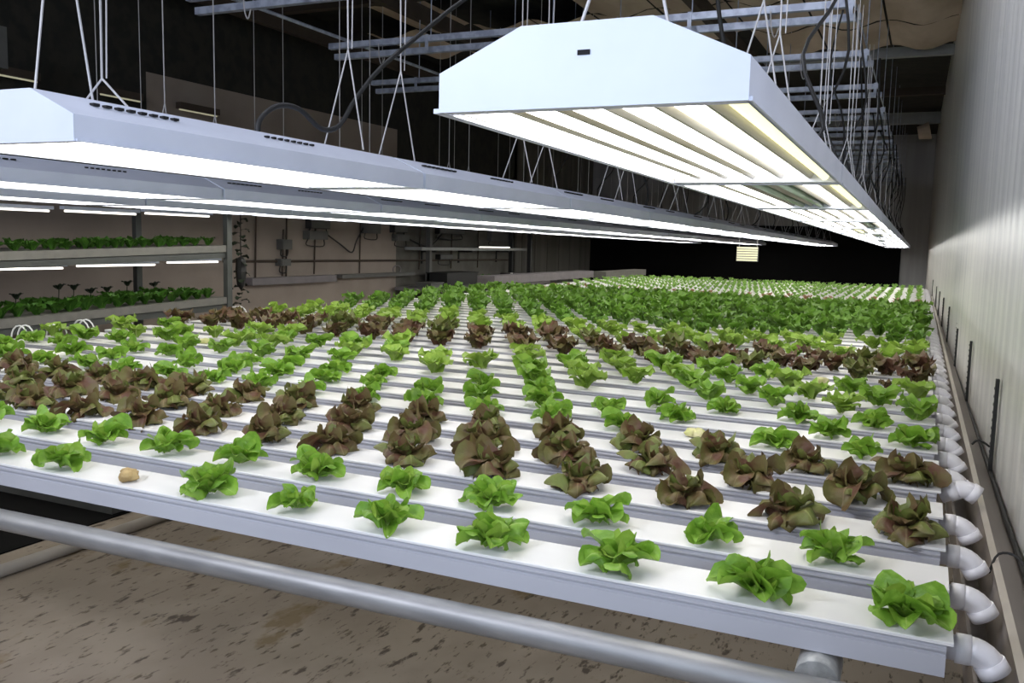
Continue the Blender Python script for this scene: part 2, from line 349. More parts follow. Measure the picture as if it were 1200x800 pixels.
# gutter
bm = bmesh.new(); y0, y1 = -0.35, 11.0
gp = [(0.040, -0.085), (0.040, -0.16), (0.088, -0.16), (0.088, -0.040), (0.083, -0.040), (0.083, -0.154), (0.045, -0.154), (0.045, -0.085)]
A = [bm.verts.new((q[0] + skew(y0), y0, q[1])) for q in gp]; B = [bm.verts.new((q[0] + skew(y1), y1, q[1])) for q in gp]
for i in range(8): bm.faces.new((A[i], A[(i + 1) % 8], B[(i + 1) % 8], B[i]))
bm.faces.new(A); bm.faces.new(B[::-1])
gt = empty('drain_gutter', (0.06, 0, -0.16)); tag(gt, 'brownish drain gutter running along the right wall under the elbows', 'gutter')
o = finish('channel_body', bm, 'gutter', gt); o.location = (-0.06, 0, 0.16)
bm = bmesh.new()
for a, b in ((0.0, 1.0),):
    q = [(0.083, -0.039), (0.094, -0.036), (0.094, -0.046), (0.083, -0.045)]
    A = [bm.verts.new((p[0] + skew(y0), y0, p[1])) for p in q]; B = [bm.verts.new((p[0] + skew(y1), y1, p[1])) for p in q]
    for i in range(4): bm.faces.new((A[i], A[(i + 1) % 4], B[(i + 1) % 4], B[i]))
    bm.faces.new(A); bm.faces.new(B[::-1])
o = finish('rim', bm, 'gutter_rim', gt); o.location = (-0.06, 0, 0.16)
bm = bmesh.new()
def strip(bm, f0, f1, th=0.006):
    a = [bm.verts.new(p) for p in (f0(y0), f1(y0), f1(y1), f0(y1))]; b = [bm.verts.new((p.co.x, p.co.y, p.co.z - th)) for p in a]
    bm.faces.new(a); bm.faces.new(b[::-1])
    for i in range(4): bm.faces.new((a[i], a[(i + 1) % 4], b[(i + 1) % 4], b[i]))
strip(bm, lambda y: (0.093 + skew(y), y, -0.042), lambda y: (wall_x(y) - 0.004, y, -0.098))
o = finish('cover_plate', bm, 'gutter', gt); o.location = (-0.06, 0, 0.16)
bm = bmesh.new(); tube(bm, [(wall_x(y) - 0.009, y, -0.086) for y in (-0.3, 3, 6, 9, 10.9)], 0.0055, 6)
tag(finish('black_hose', bm, 'black_rubber'), 'thin black hose lying along the foot of the right wall', 'hose')
bm = bmesh.new(); tube(bm, smooth_path([(0.075, 0.46, -0.05), (0.09, 0.50, -0.028), (0.12, 0.5, -0.03), (0.145, 0.44, -0.06), (0.147, 0.38, -0.09)]), 0.0022, 6)
tag(finish('cable_tie', bm, 'black_rubber'), 'thin dark cable arching over the gutter near the front', 'cable')
# slotted black stakes at the wall
for k, (yb, h) in enumerate(((1.42, 0.25), (2.62, 0.24), (3.75, 0.2), (5.0, 0.24), (6.2, 0.24), (7.4, 0.24), (8.6, 0.24), (10.6, 0.25))):
    st = empty('wall_bracket', (wall_x(yb) - 0.010, yb, -0.09))
    tag(st, 'black slotted metal strip standing against the right wall, %s from the camera' % ORD[k], 'bracket', 'black slotted strips along the right wall')
    ww = 0.018 if k != 2 else 0.008
    bm = bmesh.new(); box(bm, (-0.003, -ww / 2, 0), (0.003, ww / 2, h)); box(bm, (-0.003, -ww / 2 - 0.001, 0), (0.006, -ww / 2 + 0.003, h)); box(bm, (-0.003, ww / 2 - 0.003, 0), (0.006, ww / 2 + 0.001, h))
    finish('strip', bm, 'box_black', st)
    if k < 5:
        bm = bmesh.new()
        for j in range(11): box(bm, (-0.005, -0.002, 0.012 + j * 0.021), (-0.0035, 0.002, 0.019 + j * 0.021))
        finish('slots', bm, 'box_gray', st)
    if k == 0:
        bm = bmesh.new(); tube(bm, smooth_path([(-0.004, 0, 0.07), (-0.03, 0.0, 0.085), (-0.045, 0.01, 0.07)]), 0.003, 6); finish('clip', bm, 'box_black', st)

# ------------------------------------------------------------------ bed frame: pipes
def pipe_obj(name, pts, r, m, parent=None, n=16):
    bm = bmesh.new(); tube(bm, pts, r, n); o = finish(name, bm, m, parent, True)
    for p in o.data.polygons:
        if len(p.vertices) > 4: p.use_smooth = False
    return o
fr = pipe_obj('guard_rail', [(-3.9, -0.05, -0.125), (-2.4, -0.05, -0.104), (-1.7, -0.05, -0.096), (-0.88, -0.05, -0.086), (-0.2, -0.05, -0.080), (0.10, -0.05, -0.078)], 0.0205, 'galv', None, 24)
tag(fr, 'long galvanised steel pipe running just below the front channel', 'pipe')
for k, x in enumerate((-0.150, -1.95, -3.62)):
    cp = empty('cross_pipe', (x, 0, -0.07)); zt = 0.0
    tag(cp, ('galvanised cross pipe with fitting under the right end of the channels', 'galvanised cross pipe under the middle of the channels', 'galvanised cross pipe under the left end of the channels')[k], 'pipe', 'cross pipes carrying the bed')
    pipe_obj('pipe', [(0, 0.004, 0), (-0.05, 12.1, 0)], 0.0215, 'galv', cp)
    if k == 0: pipe_obj('fitting', [(0, -0.022, -0.008), (0, 0.045, -0.004)], [0.029, 0.029], 'galv_fit', cp)
    for y in ([0.03] if k != 1 else []) + [3.2, 6.2, 9.2, 12.0]:
        pipe_obj('leg', [(-0.05 * y / 12, y, -0.02), (-0.05 * y / 12, y, ZF + 0.07)], 0.02, 'galv', cp, 12)
# floor pieces on the left
tag(pipe_obj('floor_pipe', [(-3.10, 0.2, ZF + 0.024), (-3.075, 2.6, ZF + 0.024)], 0.024, 'gutter_rim'), 'pale plastic pipe lying on the floor beneath the bed', 'pipe')
tag(finish('plastic_liner', boxes(((-4.55, -0.6, ZF), (-3.31, 3.4, ZF + 0.006))), 'black_sheet'), 'black plastic liner spread on the floor at the far left', 'liner')
tag(finish('floor_beam', boxes(((-4.6, 1.62, ZF + 0.006), (-3.34, 1.72, ZF + 0.10))), 'box_gray'), 'dark grey beam lying across the black liner', 'beam')

# ------------------------------------------------------------------ lettuce
def leaf_mesh(bm, uvl, L, Wd, elev0, droop, cup, ruff, seed, nu=7, nv=6, T=None, tipw=0.25, fold=0.0, twist=0.0):
    """one leaf: base at origin heading +X; T optional matrix"""
    rr = random.Random(seed); ph = rr.random() * 6; ph2 = rr.random() * 6; n1 = rr.choice((2.3, 3.1, 3.7))
    px, pz = 0.0, 0.0; rows = []; ang = elev0
    tp_ = 0.0
    for i in range(nu + 1):
        t = 1 - (1 - i / nu) ** 1.45
        px += math.cos(ang) * L * (t - tp_); pz += math.sin(ang) * L * (t - tp_); tp_ = t
        ang = elev0 - droop * (t ** 1.3)
        pk = 0.50 + 0.16 * tipw
        wd = 0.22 + 0.78 * math.sin(0.5 * PI * min(1.0, t / pk)) ** 1.3
        if t > pk: wd *= max(0.02, 1 - ((t - pk) / (1 - pk)) ** (1.5 + 1.6 * tipw)) ** (0.5 + 0.25 * (1 - tipw))
        wd *= Wd
        row = []
        for j in range(nv + 1):
            s = 2 * j / nv - 1
            off = s * wd * 0.5
            up = cup * wd * (s * s) - fold * wd * abs(s)
            up += ruff * Wd * (0.25 + 0.75 * abs(s) ** 1.5) * math.sin(n1 * PI * t * 1.5 + ph + 1.7 * s)
            up += 0.06 * wd * math.sin(7 * t + 5 * s + ph2)
            tw = twist * t
            oy = off * math.cos(tw) - up * math.sin(tw); ou = off * math.sin(tw) + up * math.cos(tw)
            k = ruff * 0.12 * L * math.sin(n1 * PI * t * 1.6 + ph2 + s) * abs(s)
            nx_, nz_ = -math.sin(ang), math.cos(ang)
            v = Vector((px + nx_ * ou + k, oy, pz + nz_ * ou))
            if T is not None: v = T @ v
            row.append((bm.verts.new(v), (t, s)))
        rows.append(row)
    for i in range(nu):
        for j in range(nv):
            q = (rows[i][j], rows[i + 1][j], rows[i + 1][j + 1], rows[i][j + 1])
            f = bm.faces.new([a[0] for a in q]); f.smooth = True
            for lp, a in zip(f.loops, q): lp[uvl].uv = a[1]
def leaf_data(name, m, **kw):
    bm = bmesh.new(); uvl = bm.loops.layers.uv.new('leaf'); leaf_mesh(bm, uvl, **kw)
    me = bpy.data.meshes.new(name); bm.to_mesh(me); bm.free(); me.materials.append(MT[m]); return me
R0 = random.Random(11)
GL, GI, GU, RL, RI, RD = [], [], [], [], [], []
GF = []
for k in range(6):   # low leaves resting on the channel, folded lengthwise
    GF.append(leaf_data('leaf', 'leaf_green', L=0.062 + 0.012 * R0.random(), Wd=0.040 + 0.010 * R0.random(), elev0=0.55 + 0.3 * R0.random(), droop=0.9 + 0.5 * R0.random(), cup=R0.choice((0.5, 0.35, -0.3)), ruff=0.06, seed=130 + k, nu=8, nv=8, tipw=R0.choice((0.1, 0.3, 0.6)), twist=R0.uniform(-0.7, 0.7)))
for k in range(8):   # arching leaves of the rosette
    GL.append(leaf_data('leaf', 'leaf_green', L=0.064 + 0.014 * R0.random(), Wd=0.048 + 0.010 * R0.random(), elev0=1.0 + 0.35 * R0.random(), droop=1.5 + 0.9 * R0.random(), cup=R0.choice((0.3, 0.5, -0.35)), ruff=0.07, seed=k, nu=9, nv=8, tipw=R0.choice((0.3, 0.6, 0.9)), twist=R0.uniform(-0.6, 0.6)))
for k in range(5):   # inner leaves
    GI.append(leaf_data('leaf', 'leaf_lime', L=0.040 + 0.012 * R0.random(), Wd=0.036, elev0=1.15, droop=0.6 + 1.0 * R0.random(), cup=0.5, ruff=0.1, seed=30 + k, nu=7, nv=6, tipw=0.7, twist=R0.uniform(-0.9, 0.9)))
for k in range(4):   # upright flaps
    GU.append(leaf_data('leaf', 'leaf_green', L=0.066, Wd=0.036, elev0=1.2, droop=0.1 + 0.5 * R0.random(), cup=0.5, ruff=0.04, seed=50 + k, nu=8, nv=6, tipw=0.2, twist=R0.uniform(-0.9, 0.9)))
for k in range(8):
    RL.append(leaf_data('leaf', 'leaf_red' if k % 4 else 'leaf_olive', L=0.076 + 0.014 * R0.random(), Wd=0.060 + 0.014 * R0.random(), elev0=1.0 + 0.35 * R0.random(), droop=1.8 + 1.0 * R0.random(), cup=R0.choice((0.3, -0.35, -0.5)), ruff=0.11, seed=70 + k, nu=10, nv=10, tipw=0.95, twist=R0.uniform(-0.5, 0.5)))
for k in range(5):
    RI.append(leaf_data('leaf', 'leaf_red' if k % 3 else 'leaf_olive', L=0.052, Wd=0.052, elev0=1.3, droop=1.0 + 1.2 * R0.random(), cup=0.35, ruff=0.14, seed=90 + k, nu=8, nv=8, tipw=0.95, twist=R0.uniform(-0.7, 0.7)))
for k in range(3):   # stray leaves lying on the channel
    RD.append(leaf_data('leaf', 'leaf_olive' if k else 'leaf_red', L=0.105, Wd=0.040, elev0=1.0, droop=1.8, cup=-0.4, ruff=0.07, seed=110 + k, nu=10, nv=6, tipw=0.5, twist=R0.uniform(-0.5, 0.5)))

def plan(kind, rng):
    """list of (mesh, azimuth, tilt, scale) for one plant"""
    out = []
    if kind == 'green':
        n = rng.choice((5, 6)); a0 = rng.random() * 6.28
        for i in range(n): out.append((rng.choice(GF), a0 + 2 * PI * i / n + rng.uniform(-0.35, 0.35), rng.uniform(-0.05, 0.25), rng.uniform(0.72, 1.02)))
        n = rng.choice((4, 5, 6))
        for i in range(n): out.append((rng.choice(GL), a0 + 0.5 + 2 * PI * i / n + rng.uniform(-0.45, 0.45), rng.uniform(-0.1, 0.3), rng.uniform(0.7, 1.0)))
        for i in range(rng.choice((1, 1, 2))): out.append((rng.choice(GU), rng.random() * 6.28, rng.uniform(-0.1, 0.3), rng.uniform(0.65, 0.95)))
        for i in range(5): out.append((rng.choice(GI), a0 + 1 + 2 * PI * i / 5 + rng.uniform(-0.4, 0.4), rng.uniform(-0.1, 0.3), rng.uniform(0.8, 1.1)))
    else:
        n = rng.choice((8, 9)); a0 = rng.random() * 6.28
        for i in range(n): out.append((rng.choice(RL), a0 + 2 * PI * i / n + rng.uniform(-0.35, 0.35), rng.uniform(-0.05, 0.3), rng.uniform(0.75, 1.0)))
        if rng.random() < 0.6: out.append((rng.choice(RD), rng.random() * 6.28, 0.0, rng.uniform(0.75, 1.0)))
        for i in range(6): out.append((rng.choice(RI), a0 + 1 + 2 * PI * i / 6 + rng.uniform(-0.4, 0.4), rng.uniform(-0.1, 0.2), rng.uniform(0.8, 1.1)))
    return out
def add_leaves(root, pl):
    for me, az, tilt, s in pl:
        link('leaf', me, root, (0.004 * math.cos(az), 0.004 * math.sin(az), 0.0), Euler((0, tilt, az), 'XYZ'), s)
# joined lower-detail heads for plants farther away
def head_mesh(name, m, seed, n_out, n_in, L, Wd, elev, droop, cup, ruff, nu=4, nv=4, inner=0.6):
    rr = random.Random(seed); bm = bmesh.new(); uvl = bm.loops.layers.uv.new('leaf')
    for i in range(n_out + n_in):
        inn = i >= n_out; az = 2 * PI * i / (n_in if inn else n_out) + rr.uniform(-0.4, 0.4)
        s = (inner if inn else 1.0) * rr.uniform(0.8, 1.1)
        T = Matrix.Rotation(az, 4, 'Z') @ Matrix.Translation((0.004, 0, 0))
        leaf_mesh(bm, uvl, L * s, Wd * s, min(1.4, elev + (0.35 if inn else 0) + rr.uniform(-0.15, 0.15)), droop * rr.uniform(0.7, 1.2), cup * rr.choice((1, 1, -0.5)), ruff, rr.random() * 999, nu, nv, T, 0.45, 0, rr.uniform(-0.4, 0.4))
    me = bpy.data.meshes.new(name); bm.to_mesh(me); bm.free(); me.materials.append(MT[m]); return me
H_GREEN = [head_mesh('green_head', 'leaf_green' if k % 2 else 'leaf_lime', 200 + k, 8, 7, 0.066, 0.055, 1.05, 1.4, 0.28, 0.12, 5, 4) for k in range(5)]
H_LIME = [head_mesh('lime_head', 'leaf_lime', 220 + k, 8, 7, 0.068, 0.055, 1.05, 1.4, 0.25, 0.15) for k in range(4)]
H_RED = [head_mesh('red_head', 'leaf_red' if k != 2 else 'leaf_olive', 240 + k, 9, 8, 0.078, 0.066, 1.15, 1.6, 0.2, 0.22, 5, 4) for k in range(5)]
H_DENSE = [head_mesh('dense_head', 'leaf_dense', 260 + k, 9, 6, 0.105, 0.075, 1.15, 1.3, 0.22, 0.2) for k in range(5)]
H_SEED = [head_mesh('seedling_head', 'leaf_seed', 280 + k, 5, 0, 0.034, 0.022, 1.0, 0.7, 0.2, 0.05, 2, 2) for k in range(3)]
H_SEEDR = [head_mesh('red_seedling_head', 'leaf_seed_red', 290 + k, 5, 0, 0.034, 0.022, 0.9, 0.7, 0.2, 0.05, 2, 2) for k in range(2)]
H_RACK = [head_mesh('rack_head', 'leaf_rack', 300 + k, 7, 4, 0.062, 0.045, 1.1, 1.0, 0.2, 0.15, 3, 3) for k in range(4)]
H_SPR = [head_mesh('sprout_head', 'dark_leaf', 320 + k, 6, 4, 0.024, 0.02, 1.1, 1.6, 0.2, 0.1, 3, 3) for k in range(2)]
# withered stub
def stub_mesh(m, seed):
    rr = random.Random(seed); bm = bmesh.new()
    for q in range(3):
        c = Vector((rr.uniform(-0.012, 0.012), rr.uniform(-0.008, 0.008), 0.004))
        r = bmesh.ops.create_icosphere(bm, subdivisions=2, radius=0.011, matrix=Matrix.Translation(c))
        for v in r['verts']:
            d = (v.co - c); v.co = c + Vector((d.x * 1.2, d.y, d.z * 0.75)) * rr.uniform(0.75, 1.2)
    me = bpy.data.meshes.new('stub'); bm.to_mesh(me); bm.free(); me.materials.append(MT[m])
    for p in me.polygons: p.use_smooth = True
    return me
STUB = [stub_mesh('stub', 1), stub_mesh('stub_pale', 2)]

RED_ROWS = (3, 4, 5, 13, 14, 15)
STUBS = {(1, 7): 0, (6, 2): 1, (12, 1): 1, (8, 4): None, (8, 7): None, (9, 4): None, (12, 6): None, (12, 8): None, (7, 2): None, (9, 9): None, (9, 7): None, (11, 8): None, (11, 9): 1, (12, 9): None, (10, 11): None, (12, 12): None, (8, 15): None, (7, 13): None, (10, 14): 1, (12, 15): None, (16, 3): None, (17, 1): 1, (18, 1): 1, (18, 6): None, (17, 7): None, (19, 5): None}
rng = random.Random(2024)
def nth_word(n): return ORD[n] if n < len(ORD) else 'far'
def hole_xy(r, i):
    y = W_ * 0.42 + (r - 1) * PITCHY
    x = skew(y) - (0.0503 + (i + (0.5 if r % 2 == 0 else 0.0)) * HS)
    return x, y
def max_i(r):
    y = (r - 1) * PITCHY; n = 0
    while hole_xy(r, n)[0] > left_x(y) + 0.06: n += 1
    return n
# in the two front rows, how each plant stands in the photograph: offsets (px already turned into metres) and yaw
front_desc = {
 (1, 0): 'tall pointed leaf on its left side', (1, 1): 'spread flat with rounded lobes', (1, 2): 'upright pointed leaf on each side', (1, 3): 'boat-shaped folded leaf facing the camera',
 (1, 4): 'large rounded leaf curled up at left', (1, 5): 'small and frilly', (1, 6): 'long pointed leaf lying to the left', (1, 8): 'upright oval leaf at its right', (1, 9): 'cut off by the picture edge'}
count = 0
for r in range(1, 20):
    seq = 0; y0r = 0
    for i in range(max_i(r)):
        x, y = hole_xy(r, i)
        key = (r, i)
        if key in STUBS and STUBS[key] is None: continue
        if r in (2, 3, 4, 5) and i > 15: continue
        if 6 <= r <= 12 and key not in STUBS and r > 6 and i > 9 and rng.random() < 0.12: continue
        jx, jy = rng.uniform(-0.008, 0.008), rng.uniform(-0.006, 0.006)
        if key in STUBS:
            o = link('withered_stub', STUB[STUBS[key]], None, (x, y, 0.004), (0, 0, rng.random() * 3), 1.5)
            tag(o, {(1, 7): 'shrivelled tan lettuce stump on the front channel, among green plants'}.get(key, 'pale yellow withered lettuce stump on the %s channel, %s plant from the right end' % (ORD[r - 1], ORD[seq])), 'dead plant')
            seq += 1; continue
        red = r in RED_ROWS
        small = key == (12, 0)
        if red or small: nm, cat, grp = 'red_lettuce', 'lettuce', ('red lettuces in the front red band' if r < 6 else 'red lettuces in the back red band')
        else: nm, cat, grp = 'green_lettuce', 'lettuce', ('green lettuces on the two front channels' if r < 3 else 'green lettuces between the red bands' if r < 13 else 'light green lettuces behind the back red band')
        z = 0.003
        if r <= 8:
            root = empty(nm, (x + jx, y + jy, z), (0, 0, 0)); s = rng.uniform(0.9, 1.06) * (1.06 if red else 0.99)
            if key in ((1, 5), (2, 1)): s *= 0.78
            if key in ((1, 4), (3, 0), (3, 1), (1, 3)): s *= 1.06
            root.scale = (s, s, s * (1.05 if red else 1.0))
            add_leaves(root, plan('red' if red else 'green', rng))
        else:
            pool = H_RED if red or small else (H_GREEN if r < 13 else H_LIME)
            s = rng.uniform(0.88, 1.12) * (0.4 if small else 1.0) * (1.2 if red else 1.22)
            root = link(nm, rng.choice(pool), None, (x + jx, y + jy, z), (rng.uniform(-0.1, 0.1), rng.uniform(-0.1, 0.1), rng.random() * 6.28), (s, s, s))
        pos = ORD[seq] if seq < len(ORD) else 'last'
        if key in front_desc: lb = 'green lettuce on the front channel, %s from the right, %s' % (pos, front_desc[key])
        elif small: lb = 'tiny dark red seedling at the right end of the twelfth channel'
        elif r <= 12:
            side = '%s plant from the right end' % pos
            lb = '%s on the %s channel from the front, %s' % ('brown-red ruffled lettuce' if red else 'bright green lettuce', ORD[r - 1], side)
        elif red: lb = 'brown-red lettuce on the %s channel, %s plant from the right end' % (ORD[r - 1], pos)
        else: lb = 'light green lettuce on the %s channel, %s plant from the right end' % (ORD[r - 1], pos)
        if len(lb.split()) > 16: lb = ' '.join(lb.split()[:16])
        tag(root, lb, cat, grp); seq += 1; count += 1
# dense dark green field
dense, rest = [], []
for r in range(20, 35):
    for i in range(max_i(r)):
        x, y = hole_xy(r, i)
        if r == 20 and i in (1, 2, 7, 12): continue
        if r == 21 and i in (1,): continue
        dense.append((x, y, r))
dense.sort(key=lambda t: (t[1], abs(t[0] + 1)))
bm_all = bmesh.new(); uvl = bm_all.loops.layers.uv.new('leaf')
for n, (x, y, r) in enumerate(dense):
    s = rng.uniform(0.85, 1.15) * (0.78 if r < 22 else 1.0 if r < 25 else 1.12); me = rng.choice(H_DENSE); rz = rng.random() * 6.28
    if n < 300:
        o = link('leafy_green', me, None, (x, y, 0.003), (rng.uniform(-0.12, 0.12), rng.uniform(-0.12, 0.12), rz), s)
        tag(o, 'dark green full head of lettuce in the dense field behind the loose rows', 'lettuce', 'dark green lettuces of the dense field')
    else:
        rest.append((me, Matrix.Translation((x, y, 0.003)) @ Matrix.Rotation(rz, 4, 'Z') @ Matrix.Scale(s, 4)))
def join_as_stuff(name, items, m, label, cat):
    verts, faces, uvs = [], [], []
    for me, T in items:
        b = len(verts); verts += [tuple(T @ v.co) for v in me.vertices]
        uvd = me.uv_layers['leaf'].data
        for p in me.polygons:
            faces.append([b + v for v in p.vertices]); uvs += [tuple(uvd[l].uv) for l in p.loop_indices]
    md = bpy.data.meshes.new(name); md.from_pydata(verts, [], faces); ul = md.uv_layers.new(name='leaf')
    for k, u in enumerate(uvs): ul.data[k].uv = u
    md.materials.append(MT[m]); md.polygons.foreach_set('use_smooth', [True] * len(md.polygons))
    o = bpy.data.objects.new(name, md); COL.objects.link(o); tag(o, label, cat, None, 'stuff'); return o
if rest: join_as_stuff('distant_leafy_greens', rest, 'leaf_dense', 'far part of the dense dark green lettuce field', 'lettuces')
# seedlings beyond
seed_items, seedr = [], []; n = 0
for r in range(35, NCH + 1):
    for i in range(max_i(r)):
        x, y = hole_xy(r, i); isr = r in (35, 36, 38, 39, 41, 43); me = rng.choice(H_SEEDR if isr else H_SEED); s = rng.uniform(0.8, 1.3) * (1.5 if r > 46 else 1.25); rz = rng.random() * 6
        if n < 280:
            o = link('red_seedling' if isr else 'seedling', me, None, (x, y, 0.002), (0, 0, rz), s)
            tag(o, 'tiny reddish seedling in the sparse far rows of the bed' if isr else 'tiny pale green seedling in the sparse far rows of the bed', 'seedling', 'red seedlings at the far end' if isr else 'green seedlings at the far end'); n += 1
        else: seed_items.append((me, Matrix.Translation((x, y, 0.002)) @ Matrix.Rotation(rz, 4, 'Z') @ Matrix.Scale(s, 4)))
join_as_stuff('distant_seedlings', seed_items, 'leaf_seed', 'last rows of tiny green seedlings at the far end of the bed', 'seedlings')
# feed tubes looping out of the left channel ends
for k, y in enumerate((1.45, 1.62, 1.78, 2.02, 2.42, 2.9, 4.6)):
    xl = left_x(y); rr = rng.uniform(0.045, 0.06)
    bm = bmesh.new()
    for d in (0, 0.03):
        pts = [(xl + 0.09 - rr + rr * math.cos(a), y + d, -0.002 + 1.1 * rr * math.sin(a)) for a in [PI * q / 8 for q in range(9)]]
        tube(bm, pts, 0.0035, 6)
    tag(finish('feed_tube', bm, 'white_plastic'), 'thin white feed tube looping over the left channel ends, %s from the front' % ORD[k], 'tube', 'white feed tubes at the left end of the bed')

# ------------------------------------------------------------------ grow light fixtures
LF, WF2 = 1.285, 0.20
def make_fixture():
    root = empty('grow_light')
    prof = [(-WF2, 0), (-WF2, 0.05), (-0.085, 0.102), (0.085, 0.102), (WF2, 0.05), (WF2, 0)]
    inner = [(WF2 - 0.004, 0.0), (WF2 - 0.004, 0.047), (0.084, 0.098), (-0.084, 0.098), (-WF2 + 0.004, 0.047), (-WF2 + 0.004, 0.0)]
    bm = bmesh.new(); extr(bm, prof + inner, 'Y', 0.004, LF - 0.004); 
    box(bm, (-WF2 - 0.010, 0.004, 0.0), (-WF2 + 0.003, LF - 0.004, 0.006)); box(bm, (WF2 - 0.003, 0.004, 0.0), (WF2 + 0.004, LF - 0.004, 0.005))
    finish('housing', bm, 'fixture_paint', root)
    for yy_ in (0.0, LF - 0.004):
        bm = bmesh.new(); extr(bm, prof, 'Y', yy_, yy_ + 0.004); finish('end_plate', bm, 'fixture_end', root)
    # reflector: six gull-wing bays
    pr = []
    for k in range(6):
        c = -WF2 + 0.033 + k * 0.067
        pr += [(c - 0.031, 0.010), (c - 0.020, 0.027), (c, 0.034), (c + 0.020, 0.027), (c + 0.031, 0.010)]
    top = [(WF2 - 0.006, 0.042), (-WF2 + 0.006, 0.042)]
    bm = bmesh.new(); extr(bm, [(-WF2 + 0.006, 0.006)] + pr + [(WF2 - 0.006, 0.006)] + top, 'Y', 0.03, LF - 0.03); finish('reflector', bm, 'reflector', root)
    for yy_, d_ in ((0.006, 0.03), (LF - 0.066, 0.06)):
        bm = boxes(((-WF2 + 0.005, yy_, 0.002), (WF2 - 0.005, yy_ + d_, 0.034))); finish('socket_bar', bm, 'fixture_paint', root)
    bm = bmesh.new()
    for k in range(8): box(bm, (0.125, 0.10 + k * 0.030, 0.082), (0.137, 0.115 + k * 0.030, 0.0875)); box(bm, (0.125, 0.62 + k * 0.026, 0.082), (0.135, 0.63 + k * 0.026, 0.0875))
    finish('vent_slots', bm, 'hole', root)
    return root
proto = make_fixture()
bm = bmesh.new(); tube(bm, [(0, 0.038, 0), (0, LF - 0.064, 0)], 0.0100, 10); t_ = finish('tube', bm, 'tube', None, True); T_ON = t_.data; bpy.data.objects.remove(t_)
T_OFF = T_ON.copy(); T_OFF.materials.clear(); T_OFF.materials.append(MT['tube_unlit'])
T_YEL = T_ON.copy(); T_YEL.materials.clear(); T_YEL.materials.append(MT['tube_yellow'])
banks = [('right bank', -0.4525, -0.157, 14, 'right bank'), ('long bank left of centre', -1.71, -0.018, 14, 'second bank'), ('third bank from the right', -3.14, -1.96, 15, 'third bank'), ('leftmost bank', -4.32, -1.3, 14, 'leftmost bank')]
RAILY = [2.85 + 1.36 * k for k in range(12)]
RZ = 1.78
hole_bm = None
first = True
def bank_z(y): return 0.650 - 0.006 * max(0, y)
for bi, (bdesc, bx, by0, n, bshort) in enumerate(banks):
    for k in range(n):
        y = by0 + 1.30 * k
        if y + LF > YF - 0.1: continue
        f = proto if first else copy_tree(proto); first = False
        f.location = (bx + skew(y) * 1.0, y, bank_z(y)); f.rotation_euler = (-0.006, 0, 0.007)
        vis_k = k if bi < 2 else k
        tag(f, 'long white six-tube grow light, %s in the %s' % ('nearest' if k == 0 else '%s one' % ORD[k], bdesc), 'grow light', 'grow lights of the ' + bshort)
        for q in range(6):
            off = (bi == 0 and k == 1 and q in (2, 3)) or (bi == 0 and k > 2 and (k * 7 + q * 3) % 11 == 0)
            yel = bi == 0 and ((k == 0 and q == 5) or (k == 1 and q in (5,)) or (k == 4 and q == 2))
            t = link('fluorescent_tube', T_OFF if off else T_YEL if yel else T_ON, f, (-WF2 + 0.033 + q * 0.067, 0, 0.016))
            if off: t['label'] = 'unlit greenish tube'
            if yel: t['label'] = 'dim yellowish tube'
        # hangers: two per fixture, a wire from the rail height that splits into a V
        for hq, hy in enumerate((0.14 if not (bi == 1 and k == 0) else 0.24, LF - 0.16)):
            yy_ = y + hy; xx = f.location.x; zt = bank_z(y) + 0.104
            if yy_ < -0.1 and bi > 1: continue
            bm = bmesh.new(); ap = (xx + 0.01, yy_ + 0.01, zt + (0.30 if (k + hq) % 2 else 0.24)) if not (bi == 1 and k == 0 and hq == 0) else (xx, yy_, zt + 0.06)
            dx = 0.075 if bi == 1 else 0.07
            tube(bm, [(xx - dx, yy_, zt - 0.003), ap], 0.0024, 5); tube(bm, [(xx + dx, yy_, zt - 0.003), ap], 0.0024, 5)
            zz_ = RZ - 0.03 if bi < 2 else ZC + 0.15
            tube(bm, [ap, (xx + 0.006, yy_, zz_)], 0.0026, 5)
            if bi < 2 and k < 4: tube(bm, [(ap[0] + 0.014, ap[1], ap[2]), (xx + 0.03, yy_ + 0.01, zz_)], 0.0018, 5)
            if bi == 1 and k == 0 and hq == 0:
                for q0, q1 in (((-1.70, 0.05, zt - 0.002), (-1.70, 0.19, RZ)), ((-1.70, 0.19, zt - 0.002), (-1.70, 0.02, RZ))):
                    b2 = bmesh.new(); tube(b2, [q0, q1], 0.0027, 6)
                    tag(finish('hanging_wire', b2, 'wire'), 'single taut steel wire over the near left grow light, leaning %s' % ('right' if q1[1] > q0[1] else 'left'), 'wire', 'hanging wires of the grow lights')
            h = finish('hanging_wire', bm, 'wire')
            tag(h, 'thin steel hanging wire splitting into a V over the %s end of the %s grow light of the %s' % ('near' if hq == 0 else 'far', ORD[k], bshort), 'wire', 'hanging wires of the grow lights')
            h['label'] = 'V-ended hanging wire at the %s end of the %s grow light, %s' % ('near' if hq == 0 else 'far', ORD[k], bshort)
# small dark knockout in the near end plate of the right bank
for ch in proto.children:
    if ch.name.startswith('end_plate'):
        bm = boxes(((-0.008, -0.0015, 0.062), (0.008, 0.0, 0.068))); hk = finish('knockout', bm, 'hole', ch); break
